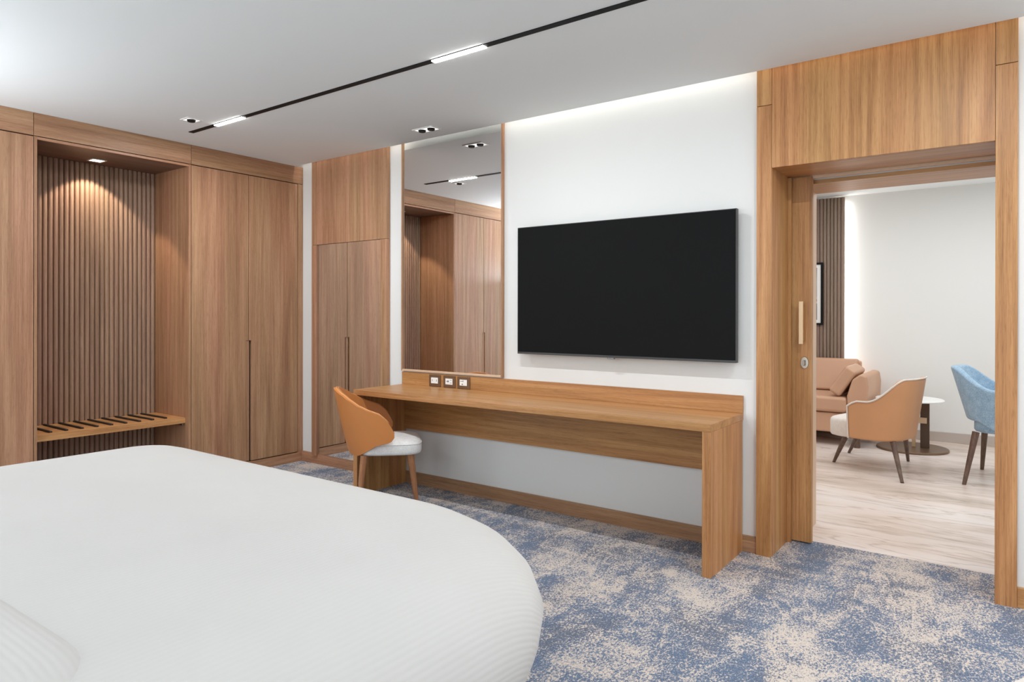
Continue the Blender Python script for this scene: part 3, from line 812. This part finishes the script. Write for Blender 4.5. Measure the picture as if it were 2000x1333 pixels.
# --- tan armchair in the lounge, back towards the doorway's right jamb
def local(pt, org, rz):
    x, y = pt[0]-org[0], pt[1]-org[1]; c, s_ = math.cos(rz), math.sin(rz)
    return x*c+y*s_, -x*s_+y*c
HA = R(166); AO = (-0.935, 6.50)
ac = root('lounge_armchair', (AO[0], AO[1], 0), 'low tan leather armchair with white piping and pale seat, seen through the doorway', 'armchair', rz=HA)
PA = R(100)
def a_top(p): return 0.775-0.192*ss(R(30), R(88), p)-0.045*ss(R(91), R(100), p)**2
def a_bot(p): return 0.270+0.0*p
def a_rad(p, z):
    up = max(0, (z-0.27)/0.5)
    a = 0.235+0.075*up; ww = 0.285+0.035*up
    if abs(p) <= PI/2:
        ex = 2/2.9
        cxp = math.copysign(abs(math.cos(p))**ex, math.cos(p)); syp = math.copysign(abs(math.sin(p))**ex, math.sin(p))
        return -a*cxp, ww*syp
    return (abs(p)-PI/2)*0.60, math.copysign(ww, p)
sh, edge, outer = shell('backrest', ac, PA, a_top, a_bot, a_rad, 0.05, tan2, cream_fab, nphi=52, nz=12)
obj('piping', path_tube(outer, 0.007, 8), cream_fab, sh, smooth=True)
bm, seam = cushion(-0.21, 0.325, 0.25, 0.258, 0.262, 0.415, crown=0.02)
obj('seat', bm, cream_fab, ac, smooth=True)
for top_, ft in (((-1.145, 6.36), (-1.273, 6.50)), ((-1.10, 6.80), (-1.245, 7.02)), ((-0.79, 6.27), (-0.69, 6.0)), ((-0.755, 6.72), (-0.752, 6.93))):
    (tx, ty), (fx, fy) = local(top_, AO, HA), local(ft, AO, HA)
    obj('leg', tube((tx, ty, 0.28), (fx, fy, 0.0), 0.024, 0.012, 16), dark_wood, ac)

# --- blue dining chair at the right of the doorway
HB = R(-8); BO = (0.045, 6.56)
bc = root('blue_chair', (BO[0], BO[1], 0), 'blue fabric tub chair with dark legs, half hidden by the right door jamb', 'chair', rz=HB)
PB = R(112)
def b_top(p): return 0.882-0.160*ss(R(24), R(76), p)
def b_bot(p): return 0.47+0.0*p-0.07*ss(R(45), R(80), p)
def b_rad(p, z):
    up = max(0, (z-0.42)/0.46); a = 0.300+0.130*up; ww = 0.28+0.025*up
    if abs(p) <= PI/2:
        ex = 2/2.5
        return -a*math.copysign(abs(math.cos(p))**ex, math.cos(p)), ww*math.copysign(abs(math.sin(p))**ex, math.sin(p))
    return (abs(p)-PI/2)*0.5, math.copysign(ww, p)
sh, edge, outer = shell('backrest', bc, PB, b_top, b_bot, b_rad, 0.06, blue_fab, blue_fab, nphi=44, nz=12)
bm, seam = cushion(-0.285, 0.30, 0.255, 0.265, 0.385, 0.50, crown=0.02)
obj('seat', bm, blue_fab, bc, smooth=True)
for top_, ft in (((-0.235, 6.33), (-0.306, 6.235)), ((-0.19, 6.80), (-0.215, 6.93)), ((0.25, 6.36), (0.34, 6.22)), ((0.26, 6.78), (0.35, 6.93))):
    (tx, ty), (fx, fy) = local(top_, BO, HB), local(ft, BO, HB)
    obj('leg', tube((tx, ty, 0.395), (fx, fy, 0.0), 0.025, 0.014, 16), dark_wood, bc)

# --- sofa
sf = root('sofa', (-2.2, 7.75, 0), 'tan leather sofa against the fluted panel in the next room', 'sofa')
SY0, SY1 = 7.30, 8.12
obj('seat_base', box(-3.2, -1.15, SY0+0.02, SY1, 0.13, 0.325), sofa_l, sf, bevel=0.02, seg=3)
obj('seat_cushion', box(-2.27, -1.315, SY0-0.01, SY1-0.2, 0.33, 0.485), sofa_l, sf, bevel=0.035, seg=4)
obj('seat_cushion', box(-3.19, -2.275, SY0-0.01, SY1-0.2, 0.33, 0.485), sofa_l, sf, bevel=0.035, seg=4)
bm = prism([(7.86, 0.49), (8.05, 0.49), (8.10, 0.82), (7.99, 0.825)], 0, -3.19, -1.33)
obj('back_cushion', bm, sofa_l, sf, bevel=0.03, seg=4)
obj('back_frame', box(-3.2, -1.31, 8.02, SY1, 0.13, 0.80), sofa_l, sf, bevel=0.02, seg=3)
# arm: side profile leaning outwards, front view
bm = prism([(-1.31, 0.13), (-1.15, 0.13), (-1.125, 0.60), (-1.14, 0.70), (-1.20, 0.715), (-1.27, 0.66), (-1.315, 0.50)], 1, SY0, 8.1)
obj('arm', bm, sofa_l, sf, bevel=0.02, seg=3)
for x, y in ((-1.227, 7.33), (-3.1, 7.33), (-1.227, 8.0), (-3.1, 8.0)):
    obj('leg', box(x-0.025, x+0.025, y-0.025, y+0.025, 0.0, 0.13), dark_wood, sf)
# tilted loose cushion leaning on the arm
cu = root('loose_cushion', (-1.36, 7.42, 0.49), 'flat tan leather cushion leaning on the arm of the sofa', 'cushion')
cb = box(-0.06, 0.06, -0.10, 0.42, 0.0, 0.30)
bmesh.ops.rotate(cb, verts=cb.verts, cent=(0, 0, 0), matrix=Matrix.Rotation(R(33), 3, 'Y'))
bmesh.ops.translate(cb, verts=cb.verts, vec=(-1.435, 7.40, 0.515))
obj('cushion_pad', cb, sofa_l, cu, bevel=0.03, seg=4)

# --- side table
stb = root('side_table', (-0.80, 7.6, 0), 'round white-topped side table with bronze plate base between armchair and sofa', 'side table')
obj('base_plate', lathe([(0.30, 0.0), (0.305, 0.004), (0.305, 0.016), (0.30, 0.020)], -0.79, 7.58), bronze, stb)
obj('post', box(-0.725, -0.650, 7.60, 7.635, 0.02, 0.475), plain('dark_bronze', srgb(86, 66, 52), 0.4, 0.4), stb, bevel=0.002)
obj('post', box(-0.795, -0.765, 7.60, 7.635, 0.02, 0.475), brass, stb, bevel=0.002)
obj('connector', box(-0.79, -0.67, 7.575, 7.60, 0.255, 0.31), frame_m, stb, bevel=0.002)
obj('table_top', lathe([(0.275, 0.470), (0.290, 0.475), (0.290, 0.482), (0.283, 0.487)], -0.815, 7.58), white_m, stb, smooth=False)
